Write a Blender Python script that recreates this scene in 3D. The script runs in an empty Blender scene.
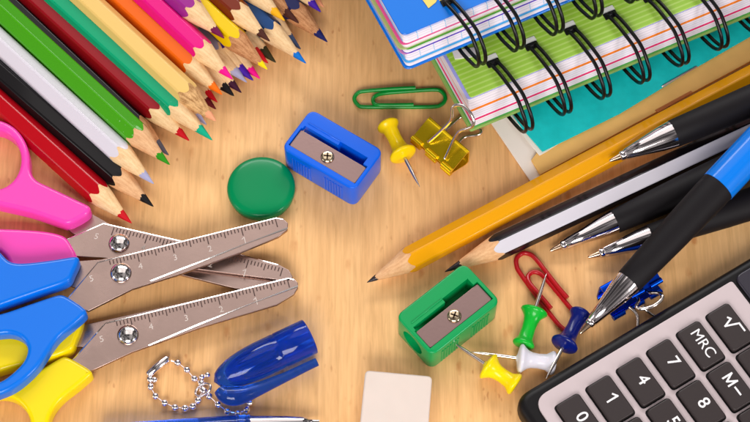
import bpy, bmesh, math, random
from mathutils import Vector, Matrix
from mathutils.geometry import delaunay_2d_cdt
random.seed(7)
SC = bpy.context.scene
COL = SC.collection
MM = 0.001
# ------------------------------------------------------------------ camera geometry (mm)
TILT = math.radians(25.5); DIST = 512.0; LENS = 85.0
ct, st = math.cos(TILT), math.sin(TILT)
CAM = Vector((0, -st*DIST, ct*DIST))
def P(px, py, z=0.0):
    """point on the plane at height z (mm) seen at a pixel of the 750x422 photograph"""
    dx = (px-375.0)/750*36/LENS; dy = -(py-211.0)/750*36/LENS
    d = Vector((0, st, -ct)) + Vector((dx, 0, 0)) + dy*Vector((0, ct, st))
    t = (z-CAM.z)/d.z
    return CAM + d*t
def P2(px, py, z): p = P(px, py, z); return (p.x, p.y)

# ------------------------------------------------------------------ materials
def lin(c):
    r = []
    for v in c:
        v = v/255.0
        r.append(v/12.92 if v <= .04045 else ((v+.055)/1.055)**2.4)
    return r
MATS = {}
def mat(name, rgb, rough=.4, metal=0., coat=0., trans=0., bump=0., bscale=400., var=0., vscale=120., ior=1.45, sss=0., rvar=0., gain=1., aniso=0., spec=.26, croughness=.06):
    if name in MATS: return MATS[name]
    m = bpy.data.materials.new(name); m.use_nodes = True
    nt = m.node_tree; b = nt.nodes['Principled BSDF']
    c = [min(.9, v*gain) for v in lin(rgb)]
    b.inputs['Base Color'].default_value = (*c, 1)
    b.inputs['Roughness'].default_value = rough
    b.inputs['Metallic'].default_value = metal
    b.inputs['Coat Weight'].default_value = coat
    b.inputs['Coat Roughness'].default_value = .06
    b.inputs['Transmission Weight'].default_value = trans
    b.inputs['IOR'].default_value = ior
    b.inputs['Specular IOR Level'].default_value = spec
    if sss:
        b.inputs['Subsurface Weight'].default_value = sss
        b.inputs['Subsurface Radius'].default_value = (1, .6, .5)
        b.inputs['Subsurface Scale'].default_value = .001
    if aniso: b.inputs['Anisotropic'].default_value = aniso
    tc = nt.nodes.new('ShaderNodeTexCoord')
    if var:
        n = nt.nodes.new('ShaderNodeTexNoise'); n.inputs['Scale'].default_value = vscale; n.inputs['Detail'].default_value = 5
        nt.links.new(tc.outputs['Object'], n.inputs['Vector'])
        mx = nt.nodes.new('ShaderNodeMix'); mx.data_type = 'RGBA'
        mx.inputs[6].default_value = (*[v*(1-var) for v in c], 1)
        mx.inputs[7].default_value = (*[min(.95, v*(1+var)) for v in c], 1)
        nt.links.new(n.outputs['Fac'], mx.inputs[0]); nt.links.new(mx.outputs[2], b.inputs['Base Color'])
    if rvar:
        n2 = nt.nodes.new('ShaderNodeTexNoise'); n2.inputs['Scale'].default_value = 90; n2.inputs['Detail'].default_value = 6
        nt.links.new(tc.outputs['Object'], n2.inputs['Vector'])
        mr = nt.nodes.new('ShaderNodeMapRange')
        mr.inputs[1].default_value = .3; mr.inputs[2].default_value = .7
        mr.inputs[3].default_value = max(.02, rough-rvar); mr.inputs[4].default_value = rough+rvar
        nt.links.new(n2.outputs['Fac'], mr.inputs[0]); nt.links.new(mr.outputs[0], b.inputs['Roughness'])
    if bump:
        n = nt.nodes.new('ShaderNodeTexNoise'); n.inputs['Scale'].default_value = bscale; n.inputs['Detail'].default_value = 4
        nt.links.new(tc.outputs['Object'], n.inputs['Vector'])
        bp = nt.nodes.new('ShaderNodeBump'); bp.inputs['Strength'].default_value = bump; bp.inputs['Distance'].default_value = .0002
        nt.links.new(n.outputs['Fac'], bp.inputs['Height']); nt.links.new(bp.outputs['Normal'], b.inputs['Normal'])
    MATS[name] = m
    return m

def table_material():
    m = bpy.data.materials.new('beech_wood'); m.use_nodes = True
    nt = m.node_tree; N = nt.nodes.new; L = nt.links.new
    b = nt.nodes['Principled BSDF']
    tc = N('ShaderNodeTexCoord')
    def mapped(sx, sy, rot=0.):
        mp = N('ShaderNodeMapping'); mp.inputs['Scale'].default_value = (sx, sy, 1); mp.inputs['Rotation'].default_value = (0, 0, rot)
        L(tc.outputs['Object'], mp.inputs['Vector']); return mp
    def noise(mp, scale, detail=4, rough=.55, dist=0.):
        n = N('ShaderNodeTexNoise'); n.inputs['Scale'].default_value = scale; n.inputs['Detail'].default_value = detail
        n.inputs['Roughness'].default_value = rough; n.inputs['Distortion'].default_value = dist
        L(mp.outputs[0], n.inputs['Vector']); return n
    def ramp(src, pts):
        r = N('ShaderNodeValToRGB'); e = r.color_ramp.elements
        while len(e) < len(pts): e.new(.5)
        for el, (p, c) in zip(e, pts): el.position = p; el.color = (*c, 1)
        L(src, r.inputs[0]); return r
    def mix(f, a, bb, mode='MIX'):
        x = N('ShaderNodeMix'); x.data_type = 'RGBA'; x.blend_type = mode
        if isinstance(f, (int, float)): x.inputs[0].default_value = f
        else: L(f, x.inputs[0])
        for i, s in ((6, a), (7, bb)):
            if isinstance(s, tuple): x.inputs[i].default_value = (*s, 1)
            else: L(s, x.inputs[i])
        return x.outputs[2]
    rot = math.radians(4)
    broad = noise(mapped(1, .4, rot), 14, 3, .5, .4)
    fine = noise(mapped(1, .05, rot), 1500, 3, .6, .1)
    med = noise(mapped(1, .09, rot), 480, 4, .6, .5)
    c1 = ramp(broad.outputs['Fac'], [(.3, lin((224, 170, 108))), (.5, lin((232, 180, 118))), (.72, lin((238, 190, 130)))]).outputs[0]
    c2 = ramp(med.outputs['Fac'], [(.34, (.88, .84, .78)), (.5, (.985, .97, .95)), (.66, (1.04, 1.05, 1.06))]).outputs[0]
    c3 = ramp(fine.outputs['Fac'], [(.36, (.92, .89, .85)), (.6, (1.02, 1.02, 1.02))]).outputs[0]
    col = mix(1, c1, c2, 'MULTIPLY'); col = mix(.8, col, c3, 'MULTIPLY')
    # short dark ray flecks of beech, lying roughly along the grain
    for scale, lo, hi, amount, tone, rr in ((260, .10, .28, .75, (196, 124, 62), -.28), (520, .10, .24, .6, (186, 116, 60), .1)):
        v = N('ShaderNodeTexVoronoi'); v.inputs['Scale'].default_value = scale; v.feature = 'F1'
        wob = noise(mapped(1, 1, 0), 300, 2)
        mpv = mapped(1, .42, rot+rr)
        av = N('ShaderNodeVectorMath'); av.operation = 'MULTIPLY_ADD'; av.inputs[1].default_value = (.0016, .0016, 0)
        L(wob.outputs['Color'], av.inputs[0]); L(mpv.outputs[0], av.inputs[2]); L(av.outputs[0], v.inputs['Vector'])
        fm = N('ShaderNodeMapRange'); fm.inputs[1].default_value = lo; fm.inputs[2].default_value = hi; fm.inputs[3].default_value = 1; fm.inputs[4].default_value = 0
        L(v.outputs['Distance'], fm.inputs[0])
        gate = noise(mapped(1, .6, rot), 80+scale*.05, 2)
        gm = N('ShaderNodeMapRange'); gm.inputs[1].default_value = .50; gm.inputs[2].default_value = .64; gm.inputs[3].default_value = 0; gm.inputs[4].default_value = amount
        L(gate.outputs['Fac'], gm.inputs[0])
        mu = N('ShaderNodeMath'); mu.operation = 'MULTIPLY'; L(fm.outputs[0], mu.inputs[0]); L(gm.outputs[0], mu.inputs[1])
        col = mix(mu.outputs[0], col, tuple(lin(tone)))
    hs = N('ShaderNodeHueSaturation'); hs.inputs['Saturation'].default_value = .97; hs.inputs['Value'].default_value = 1.05
    L(col, hs.inputs['Color']); L(hs.outputs[0], b.inputs['Base Color'])
    b.inputs['Roughness'].default_value = .42
    b.inputs['Specular IOR Level'].default_value = .28
    bp = N('ShaderNodeBump'); bp.inputs['Strength'].default_value = .12; bp.inputs['Distance'].default_value = .0002
    L(fine.outputs['Fac'], bp.inputs['Height']); L(bp.outputs[0], b.inputs['Normal'])
    return m

def wood_cone_material(name, a, bcol):
    if name in MATS: return MATS[name]
    m = bpy.data.materials.new(name); m.use_nodes = True
    nt = m.node_tree; N = nt.nodes.new; L = nt.links.new; b = nt.nodes['Principled BSDF']
    tc = N('ShaderNodeTexCoord'); mp = N('ShaderNodeMapping'); mp.inputs['Scale'].default_value = (.12, 1, 1)
    L(tc.outputs['Object'], mp.inputs['Vector'])
    n = N('ShaderNodeTexNoise'); n.inputs['Scale'].default_value = 1500; n.inputs['Detail'].default_value = 5
    L(mp.outputs[0], n.inputs['Vector'])
    n2 = N('ShaderNodeTexNoise'); n2.inputs['Scale'].default_value = 2600; n2.inputs['Detail'].default_value = 2
    L(tc.outputs['Object'], n2.inputs['Vector'])
    r = N('ShaderNodeValToRGB'); e = r.color_ramp.elements
    e[0].position = .35; e[0].color = (*lin(a), 1); e[1].position = .62; e[1].color = (*lin(bcol), 1)
    mm = N('ShaderNodeMath'); mm.operation = 'MULTIPLY_ADD'; mm.inputs[1].default_value = .7
    mm2 = N('ShaderNodeMath'); mm2.operation = 'MULTIPLY'; mm2.inputs[1].default_value = .3
    L(n2.outputs['Fac'], mm2.inputs[0]); L(n.outputs['Fac'], mm.inputs[0]); L(mm2.outputs[0], mm.inputs[2])
    L(mm.outputs[0], r.inputs[0]); L(r.outputs[0], b.inputs['Base Color'])
    b.inputs['Roughness'].default_value = .75; b.inputs['Specular IOR Level'].default_value = .2
    bp = N('ShaderNodeBump'); bp.inputs['Strength'].default_value = .5; bp.inputs['Distance'].default_value = .0002
    L(n.outputs['Fac'], bp.inputs['Height']); L(bp.outputs[0], b.inputs['Normal'])
    MATS[name] = m; return m

# ------------------------------------------------------------------ object helpers
def props(o, label=None, cat=None, group=None, kind=None):
    if label: o['label'] = label
    if cat: o['category'] = cat
    if group: o['group'] = group
    if kind: o['kind'] = kind
    return o
def thing(name, label, cat, group=None, loc=(0, 0, 0), M=None):
    o = bpy.data.objects.new(name, None); COL.objects.link(o)
    o.empty_display_size = .005
    M = M if M is not None else Matrix.Translation(Vector(loc))
    M = M.copy(); M.translation = M.translation*MM
    o.matrix_world = M
    props(o, label, cat, group)
    return o
bpy_depsgraph = bpy.context.evaluated_depsgraph_get
def finish_mesh(me, name, m, parent, world=False, sharp=40, flatcap=False, root=None):
    """mesh data in mm; world=True when its vertices are world mm (root's location is subtracted)"""
    me.name = name
    if world:
        r = root if root is not None else parent
        me.transform(Matrix.Translation(-(r.matrix_world.translation/MM)))
    me.transform(Matrix.Scale(MM, 4))
    for p in me.polygons: p.use_smooth = True
    me.set_sharp_from_angle(angle=math.radians(sharp))
    if flatcap:
        for p in me.polygons:
            if abs(p.normal.z) > .995: p.use_smooth = False
    if m is not None:
        ms = m if isinstance(m, (list, tuple)) else [m]
        if len(me.materials): me.materials.clear()
        for x in ms: me.materials.append(x)
    o = bpy.data.objects.new(name, me); COL.objects.link(o)
    if parent is not None: o.parent = parent
    return o
def from_bm(bm, name, m, parent, **k):
    me = bpy.data.meshes.new(name)
    bmesh.ops.recalc_face_normals(bm, faces=bm.faces)
    bm.to_mesh(me); bm.free()
    return finish_mesh(me, name, m, parent, **k)

def catmull(pts, n=6, closed=False):
    pts = [Vector(p) for p in pts]; out = []; N = len(pts)
    rng = range(N) if closed else range(N-1)
    for i in rng:
        if closed: a, b, c, d = pts[(i-1) % N], pts[i], pts[(i+1) % N], pts[(i+2) % N]
        else: a, b, c, d = pts[max(i-1, 0)], pts[i], pts[i+1], pts[min(i+2, N-1)]
        # centripetal-ish: plain uniform with damped tangents
        for k in range(n):
            t = k/n; t2 = t*t; t3 = t2*t
            out.append(.5*((2*b)+(c-a)*t+(2*a-5*b+4*c-d)*t2+(3*b-a-3*c+d)*t3))
    if not closed: out.append(pts[-1])
    return out
def round_poly(pts, radii, n=6):
    """polygon with rounded corners; radii a number or a list"""
    N = len(pts); out = []
    for i in range(N):
        p = Vector(pts[i]); a = Vector(pts[i-1]); b = Vector(pts[(i+1) % N])
        r = radii if isinstance(radii, (int, float)) else radii[i]
        if r <= 0: out.append(p); continue
        u = (a-p); v = (b-p); lu, lv = u.length, v.length; u.normalize(); v.normalize()
        ang = math.acos(max(-1, min(1, u.dot(v))))
        d = min(r/math.tan(ang/2), lu*.48, lv*.48)
        s, e = p+u*d, p+v*d
        for k in range(n+1):
            t = k/n
            out.append((1-t)*(1-t)*s+2*t*(1-t)*p+t*t*e)
    return out
def add_tube(bm, path, r, n=10, closed=False, cap=True):
    path = [Vector(p) for p in path]; N = len(path)
    rr = r if isinstance(r, (list, tuple)) else [r]*N
    tang = []
    for i in range(N):
        a = path[(i-1) % N] if (closed or i > 0) else path[0]
        b = path[(i+1) % N] if (closed or i < N-1) else path[-1]
        t = b-a; t.normalize(); tang.append(t)
    ref = Vector((0, 0, 1)) if abs(tang[0].z) < .9 else Vector((1, 0, 0))
    u = tang[0].cross(ref).normalized(); rings = []
    for i in range(N):
        u = (u-tang[i]*u.dot(tang[i])).normalized(); v = tang[i].cross(u)
        rings.append([bm.verts.new(path[i]+rr[i]*(math.cos(2*math.pi*k/n)*u+math.sin(2*math.pi*k/n)*v)) for k in range(n)])
    for i in range(N if closed else N-1):
        A, B = rings[i], rings[(i+1) % N]
        for k in range(n):
            bm.faces.new((A[k], A[(k+1) % n], B[(k+1) % n], B[k]))
    if cap and not closed:
        bm.faces.new(rings[0]); bm.faces.new(rings[-1][::-1])
def add_lathe(bm, prof, n=40, M=None, axis='z'):
    """prof: list of (r, h)"""
    rings = []
    for r, h in prof:
        ring = []
        for k in range(n if r > 1e-6 else 1):
            a = 2*math.pi*k/n
            v = Vector((r*math.cos(a), r*math.sin(a), h)) if axis == 'z' else Vector((h, r*math.cos(a), r*math.sin(a)))
            ring.append(bm.verts.new(M @ v if M is not None else v))
        rings.append(ring)
    for A, B in zip(rings, rings[1:]):
        if len(A) == 1 and len(B) == 1: continue
        for k in range(n):
            a0, a1 = A[k % len(A)], A[(k+1) % len(A)]; b0, b1 = B[k % len(B)], B[(k+1) % len(B)]
            vs = []
            for v in (a0, a1, b1, b0):
                if v not in vs: vs.append(v)
            if len(vs) >= 3: bm.faces.new(vs)
def add_box(bm, lo, hi, M=None):
    vs = [Vector((x, y, z)) for x in (lo[0], hi[0]) for y in (lo[1], hi[1]) for z in (lo[2], hi[2])]
    if M is not None: vs = [M @ v for v in vs]
    b = [bm.verts.new(v) for v in vs]
    for f in ((0, 1, 3, 2), (4, 6, 7, 5), (0, 4, 5, 1), (2, 3, 7, 6), (0, 2, 6, 4), (1, 5, 7, 3)):
        bm.faces.new([b[i] for i in f])
def add_ball(bm, c, r, u=14, v=10):
    bmesh.ops.create_uvsphere(bm, u_segments=u, v_segments=v, radius=r, matrix=Matrix.Translation(Vector(c)))
def offset_poly(poly, d):
    """move every vertex of a closed loop by d to the left of its direction (mitred)"""
    n = len(poly); out = []
    for i in range(n):
        p = poly[i]; u = p-poly[i-1]; v = poly[(i+1) % n]-p
        u = Vector((-u.y, u.x)).normalized(); v = Vector((-v.y, v.x)).normalized()
        m = u+v
        if m.length < 1e-6: m = u
        m.normalize(); out.append(p+m*(d/max(.45, m.dot(u))))
    return out
def clean(poly):
    out = []
    for p in poly:
        q = Vector((p[0], p[1]))
        if not out or (q-out[-1]).length > .015: out.append(q)
    while len(out) > 3 and (out[0]-out[-1]).length < .015: out.pop()
    return out
def area2(poly): return sum(a.x*b.y-b.x*a.y for a, b in zip(poly, poly[1:]+poly[:1]))
def prism_mesh(outline, z0, z1, bevel=.3, holes=(), res=3):
    """solid slab with rounded top and bottom edges"""
    loops = []
    for i, lp in enumerate([outline]+list(holes)):
        lp = clean(lp)
        if (area2(lp) > 0) != (i == 0): lp = lp[::-1]
        loops.append(lp)
    bevel = min(bevel, (z1-z0)*.49)
    bm = bmesh.new(); tops = []; bots = []
    for lp in loops:
        rows = [[bm.verts.new((q.x, q.y, z)) for q in offset_poly(lp, i)] for i, z in
                [(bevel*(1-math.sin(t)), z1-bevel*(1-math.cos(t))) for t in [math.pi/2*k/res for k in range(res+1)]] + [(bevel*(1-math.sin(t)), z0+bevel*(1-math.cos(t))) for t in [math.pi/2*k/res for k in range(res, -1, -1)]]]
        n = len(lp)
        for A, B in zip(rows, rows[1:]):
            for k in range(n): bm.faces.new((A[k], A[(k+1) % n], B[(k+1) % n], B[k]))
        tops.append(rows[0]); bots.append(rows[-1])
    for rows in (tops, bots):
        flat = [v for r in rows for v in r]
        co = [Vector((v.co.x, v.co.y)) for v in flat]; edges = []; base = 0
        for r in rows:
            edges += [(base+k, base+(k+1) % len(r)) for k in range(len(r))]; base += len(r)
        ov, oe, of, src, _, _ = delaunay_2d_cdt(co, edges, [], 0, 1e-6)
        for t in of:
            c = (ov[t[0]]+ov[t[1]]+ov[t[2]])/3; inside = False
            for i, j in edges:
                p, q = co[i], co[j]
                if (p.y > c.y) != (q.y > c.y) and c.x < (q.x-p.x)*(c.y-p.y)/(q.y-p.y)+p.x: inside = not inside
            if inside:
                vs = [flat[src[i][0]] for i in t if src[i]]
                if len(set(vs)) == 3:
                    try: bm.faces.new(vs)
                    except ValueError: pass
    bmesh.ops.recalc_face_normals(bm, faces=bm.faces)
    me = bpy.data.meshes.new('tmp'); bm.to_mesh(me); bm.free()
    return me
def prism(name, m, parent, outline, z0, z1, bevel=.3, holes=(), world=True, root=None, res=3):
    me = prism_mesh([(p[0], p[1]) for p in outline], z0, z1, bevel, [[(p[0], p[1]) for p in h] for h in holes], res)
    return finish_mesh(me, name, m, parent, world=world, flatcap=True, root=root)
def text_mesh(s, size, align='CENTER', bold=.012):
    cu = bpy.data.curves.new('tmp', 'FONT'); cu.body = s; cu.size = size; cu.align_x = align; cu.align_y = 'CENTER'
    cu.extrude = .03; cu.offset = size*bold
    o = bpy.data.objects.new('tmp', cu); COL.objects.link(o)
    dg = bpy_depsgraph(); dg.update()
    me = bpy.data.meshes.new_from_object(o.evaluated_get(dg))
    bpy.data.objects.remove(o); bpy.data.curves.remove(cu)
    return me
def stroke_mesh(lines, w=.24):
    bm = bmesh.new()
    for i, pts in enumerate(lines):
        for j, (a, b) in enumerate(zip(pts, pts[1:])):
            a = Vector((*a, .004*(i+j))); b = Vector((*b, .004*(i+j))); d = (b-a).normalized(); q = Vector((-d.y, d.x, 0))*w
            a = a-d*w*.8; b = b+d*w*.8
            bm.faces.new([bm.verts.new(v) for v in (a+q, a-q, b-q, b+q)])
    me = bpy.data.meshes.new('r'); bm.to_mesh(me); bm.free(); return me
def merge_mesh_into(bm, me, M):
    me.transform(M); bm.from_mesh(me); bpy.data.meshes.remove(me)
def frame(origin, xdir, up=Vector((0, 0, 1))):
    x = Vector(xdir).normalized(); y = up.cross(x).normalized(); z = x.cross(y)
    M = Matrix((x, y, z)).transposed().to_4x4(); M.translation = Vector(origin)
    return M
def bool_diff(me, cutters):
    o = bpy.data.objects.new('tmp', me); COL.objects.link(o); cs = []
    for c in cutters:
        co = bpy.data.objects.new('cut', c); COL.objects.link(co); cs.append(co)
        md = o.modifiers.new('b', 'BOOLEAN'); md.operation = 'DIFFERENCE'; md.object = co; md.solver = 'EXACT'
    dg = bpy_depsgraph(); dg.update()
    r = bpy.data.meshes.new_from_object(o.evaluated_get(dg))
    for x in [o]+cs: bpy.data.objects.remove(x)
    return r
def mesh_of(fn):
    bm = bmesh.new(); fn(bm); bmesh.ops.recalc_face_normals(bm, faces=bm.faces)
    me = bpy.data.meshes.new('m'); bm.to_mesh(me); bm.free(); return me
def px_poly(pts, z): return [P2(x, y, z) for x, y in pts]
def ell(cx, cy, rx, ry, n=40, a0=0): return [(cx+rx*math.cos(2*math.pi*k/n), cy+ry*math.sin(2*math.pi*k/n)) for k in range(n)]

# ------------------------------------------------------------------ table
bm = bmesh.new(); add_box(bm, (-420, -330, -18), (420, 330, 0))
tb = from_bm(bm, 'table_top', table_material(), None)
props(tb, kind='structure')

# ------------------------------------------------------------------ pencils
A_HEX = 3.45
def hex_r(th, a):
    ph = (th+math.pi/6) % (math.pi/3)-math.pi/6
    return min(a/math.cos(ph), a/math.cos(math.pi/6)*.958)
THS = []
for k in range(6):
    for d in (-23, -16, -8, 0, 8, 16, 23, 25.2, 27.5, 30, 32.5, 34.8):
        THS.append(math.radians(60*k+d))
WOODS = {'light': wood_cone_material('sharpened_wood_light', (224, 182, 132), (240, 206, 158)),
         'mid': wood_cone_material('sharpened_wood_mid', (210, 156, 110), (230, 182, 136)),
         'dark': wood_cone_material('sharpened_wood_dark', (164, 106, 66), (206, 150, 104)),
         'grain': wood_cone_material('sharpened_wood_grainy', (160, 112, 66), (226, 180, 124))}
def paint(name, rgb, speck=False, coat=.4, rough=.36):
    m = mat('paint_'+name, rgb, rough=rough, coat=coat, bump=.05, bscale=900, rvar=.06, spec=.12, gain=.8)
    if speck:
        nt = m.node_tree; b = nt.nodes['Principled BSDF']; N = nt.nodes.new; L = nt.links.new
        tc = N('ShaderNodeTexCoord'); v = N('ShaderNodeTexVoronoi'); v.inputs['Scale'].default_value = 900
        L(tc.outputs['Object'], v.inputs['Vector'])
        mr = N('ShaderNodeMapRange'); mr.inputs[1].default_value = .1; mr.inputs[2].default_value = .2; mr.inputs[3].default_value = 1; mr.inputs[4].default_value = 0
        L(v.outputs['Distance'], mr.inputs[0])
        sx = N('ShaderNodeSeparateXYZ'); L(tc.outputs['Object'], sx.inputs[0])
        g = N('ShaderNodeMapRange'); g.inputs[1].default_value = -.028; g.inputs[2].default_value = -.013; g.inputs[3].default_value = 0; g.inputs[4].default_value = .55
        L(sx.outputs[0], g.inputs[0])
        n = N('ShaderNodeTexNoise'); n.inputs['Scale'].default_value = 500; L(tc.outputs['Object'], n.inputs['Vector'])
        gn = N('ShaderNodeMapRange'); gn.inputs[1].default_value = .5; gn.inputs[2].default_value = .6; L(n.outputs['Fac'], gn.inputs[0])
        m1 = N('ShaderNodeMath'); m1.operation = 'MULTIPLY'; L(mr.outputs[0], m1.inputs[0]); L(g.outputs[0], m1.inputs[1])
        m2 = N('ShaderNodeMath'); m2.operation = 'MULTIPLY'; L(m1.outputs[0], m2.inputs[0]); L(gn.outputs[0], m2.inputs[1])
        mx = N('ShaderNodeMix'); mx.data_type = 'RGBA'; mx.inputs[6].default_value = b.inputs['Base Color'].default_value
        mx.inputs[7].default_value = (.75, .85, .7, 1); L(m2.outputs[0], mx.inputs[0]); L(mx.outputs[2], b.inputs['Base Color'])
    return m
def pencil(tip, far, z, body, lead, label, cone=14., leadlen=5., wood='light', roll=30, a=A_HEX, zf=None, L=150., group='coloured pencils in the bundle',
           name='coloured_pencil', blunt=.95, speck=False, leadmat=None, bodymats=None, seed=0, zt=None, ex=1.25):
    rnd = random.Random(int(tip[0]*13+tip[1]*7+seed))
    zt = z if zt is None else zt
    t = P(tip[0], tip[1], zt); f = P(far[0], far[1], zf if zf is not None else z)
    M = frame(t, t-f)
    M = M @ Matrix.Rotation(math.radians(roll), 4, 'X')
    root = thing(name, label, 'pencil', group, M=M)
    T = (a*1.05)/cone
    n = len(THS)
    ph = [rnd.uniform(0, 6.28) for _ in range(4)]
    sb = []
    for th in THS:
        s = a*1.05/T + ex*(hex_r(th, a)-a*1.05)/T
        s += .22*math.sin(2*th+ph[0])+.16*math.sin(5*th+ph[1])+.12*math.sin(11*th+ph[2])
        sb.append(s)
    sl = [leadlen+.22*math.sin(3*th+ph[3])+.15*math.sin(7*th+ph[0])+.12*math.sin(12*th+ph[1]) for th in THS]
    def rad(s, th): return min(hex_r(th, a), max(.02, s*T))
    # body
    b1 = bmesh.new(); rows = []
    smax = max(sb)+1.5
    rows.append([b1.verts.new((-s, rad(s, th)*math.cos(th), rad(s, th)*math.sin(th))) for s, th in zip(sb, THS)])
    rows.append([b1.verts.new((-max(s+.35, hex_r(th, a)/T), rad(max(s+.35, hex_r(th, a)/T), th)*math.cos(th), rad(max(s+.35, hex_r(th, a)/T), th)*math.sin(th))) for s, th in zip(sb, THS)])
    for s in (smax+.5, smax+8, L):
        rows.append([b1.verts.new((-s, hex_r(th, a)*math.cos(th), hex_r(th, a)*math.sin(th))) for th in THS])
    for R0, R1 in zip(rows, rows[1:]):
        for k in range(n):
            fc = b1.faces.new((R0[k], R0[(k+1) % n], R1[(k+1) % n], R1[k]))
            if bodymats:
                deg = math.degrees(THS[k]) % 360
                fc.material_index = bodymats[1][int(((deg+30) % 360)//60)]
    b1.faces.new(rows[-1])
    from_bm(b1, 'painted_body', bodymats[0] if bodymats else paint(body[0], body[1], speck), root, sharp=75)
    # wood
    b2 = bmesh.new(); rows = []
    for q in (0, .33, .66, 1):
        rows.append([b2.verts.new((-(l+(s-l)*q), (rad(l+(s-l)*q, th)-.012)*math.cos(th), (rad(l+(s-l)*q, th)-.012)*math.sin(th))) for l, s, th in zip(sl, [v+.3 for v in sb], THS)])
    for R0, R1 in zip(rows, rows[1:]):
        for k in range(n): b2.faces.new((R0[k], R0[(k+1) % n], R1[(k+1) % n], R1[k]))
    from_bm(b2, 'wood_cone', WOODS[wood], root, sharp=60)
    # lead
    b3 = bmesh.new(); rows = []
    for q in (.0, .3, .7, 1.0):
        rows.append([b3.verts.new((-(blunt+(l+.3-blunt)*q), max(.1, rad(blunt+(l+.3-blunt)*q, th)*(1.01 if q < 1 else .97))*math.cos(th), max(.1, rad(blunt+(l+.3-blunt)*q, th)*(1.01 if q < 1 else .97))*math.sin(th))) for l, th in zip(sl, THS)])
    tipv = b3.verts.new((-blunt*.45+.0, .06, .04))
    for k in range(n): b3.faces.new((tipv, rows[0][(k+1) % n], rows[0][k]))
    for R0, R1 in zip(rows, rows[1:]):
        for k in range(n): b3.faces.new((R0[k], R0[(k+1) % n], R1[(k+1) % n], R1[k]))
    lm = leadmat or mat('lead_'+lead[0], lead[1], rough=.55, bump=.35, bscale=1600, rvar=.12)
    from_bm(b3, 'lead', lm, root, sharp=60)
    return root
RED = ('red', (196, 8, 26)); BLK = ('black', (16, 12, 15)); WHT = ('white', (238, 231, 242)); GRN = ('green', (74, 172, 12))
DRED = ('dark_red', (158, 8, 24)); TEAL = ('sea_green', (0, 172, 120)); PEACH = ('peach', (255, 212, 124)); ORG = ('orange', (255, 112, 8))
PNK = ('hot_pink', (248, 12, 140)); YEL = ('yellow', (255, 214, 0)); BRN = ('brown', (130, 44, 16)); BLU = ('ocean_blue', (0, 66, 128))
MAG = ('magenta', (168, 40, 150)); NAV = ('navy', (20, 26, 92)); GRY = ('grey', (84, 80, 92)); LAV = ('lavender', (168, 166, 200)); VIO = ('violet', (70, 28, 160))
OLV = ('olive', (52, 48, 24)); PLUM = ('plum', (58, 14, 44)); MAR = ('maroon', (96, 8, 22)); DBR = ('dark_brown', (74, 36, 28)); SKY = ('bright_blue', (0, 112, 205)); SLATE = ('slate_blue', (62, 78, 112)); AMB = ('amber', (252, 176, 22)); PIN = ('salmon', (238, 160, 120))
LG = ('leaf_green', (40, 140, 14)); WINE = ('wine', (110, 16, 70)); BTEAL = ('teal_lead', (0, 168, 130))
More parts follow.
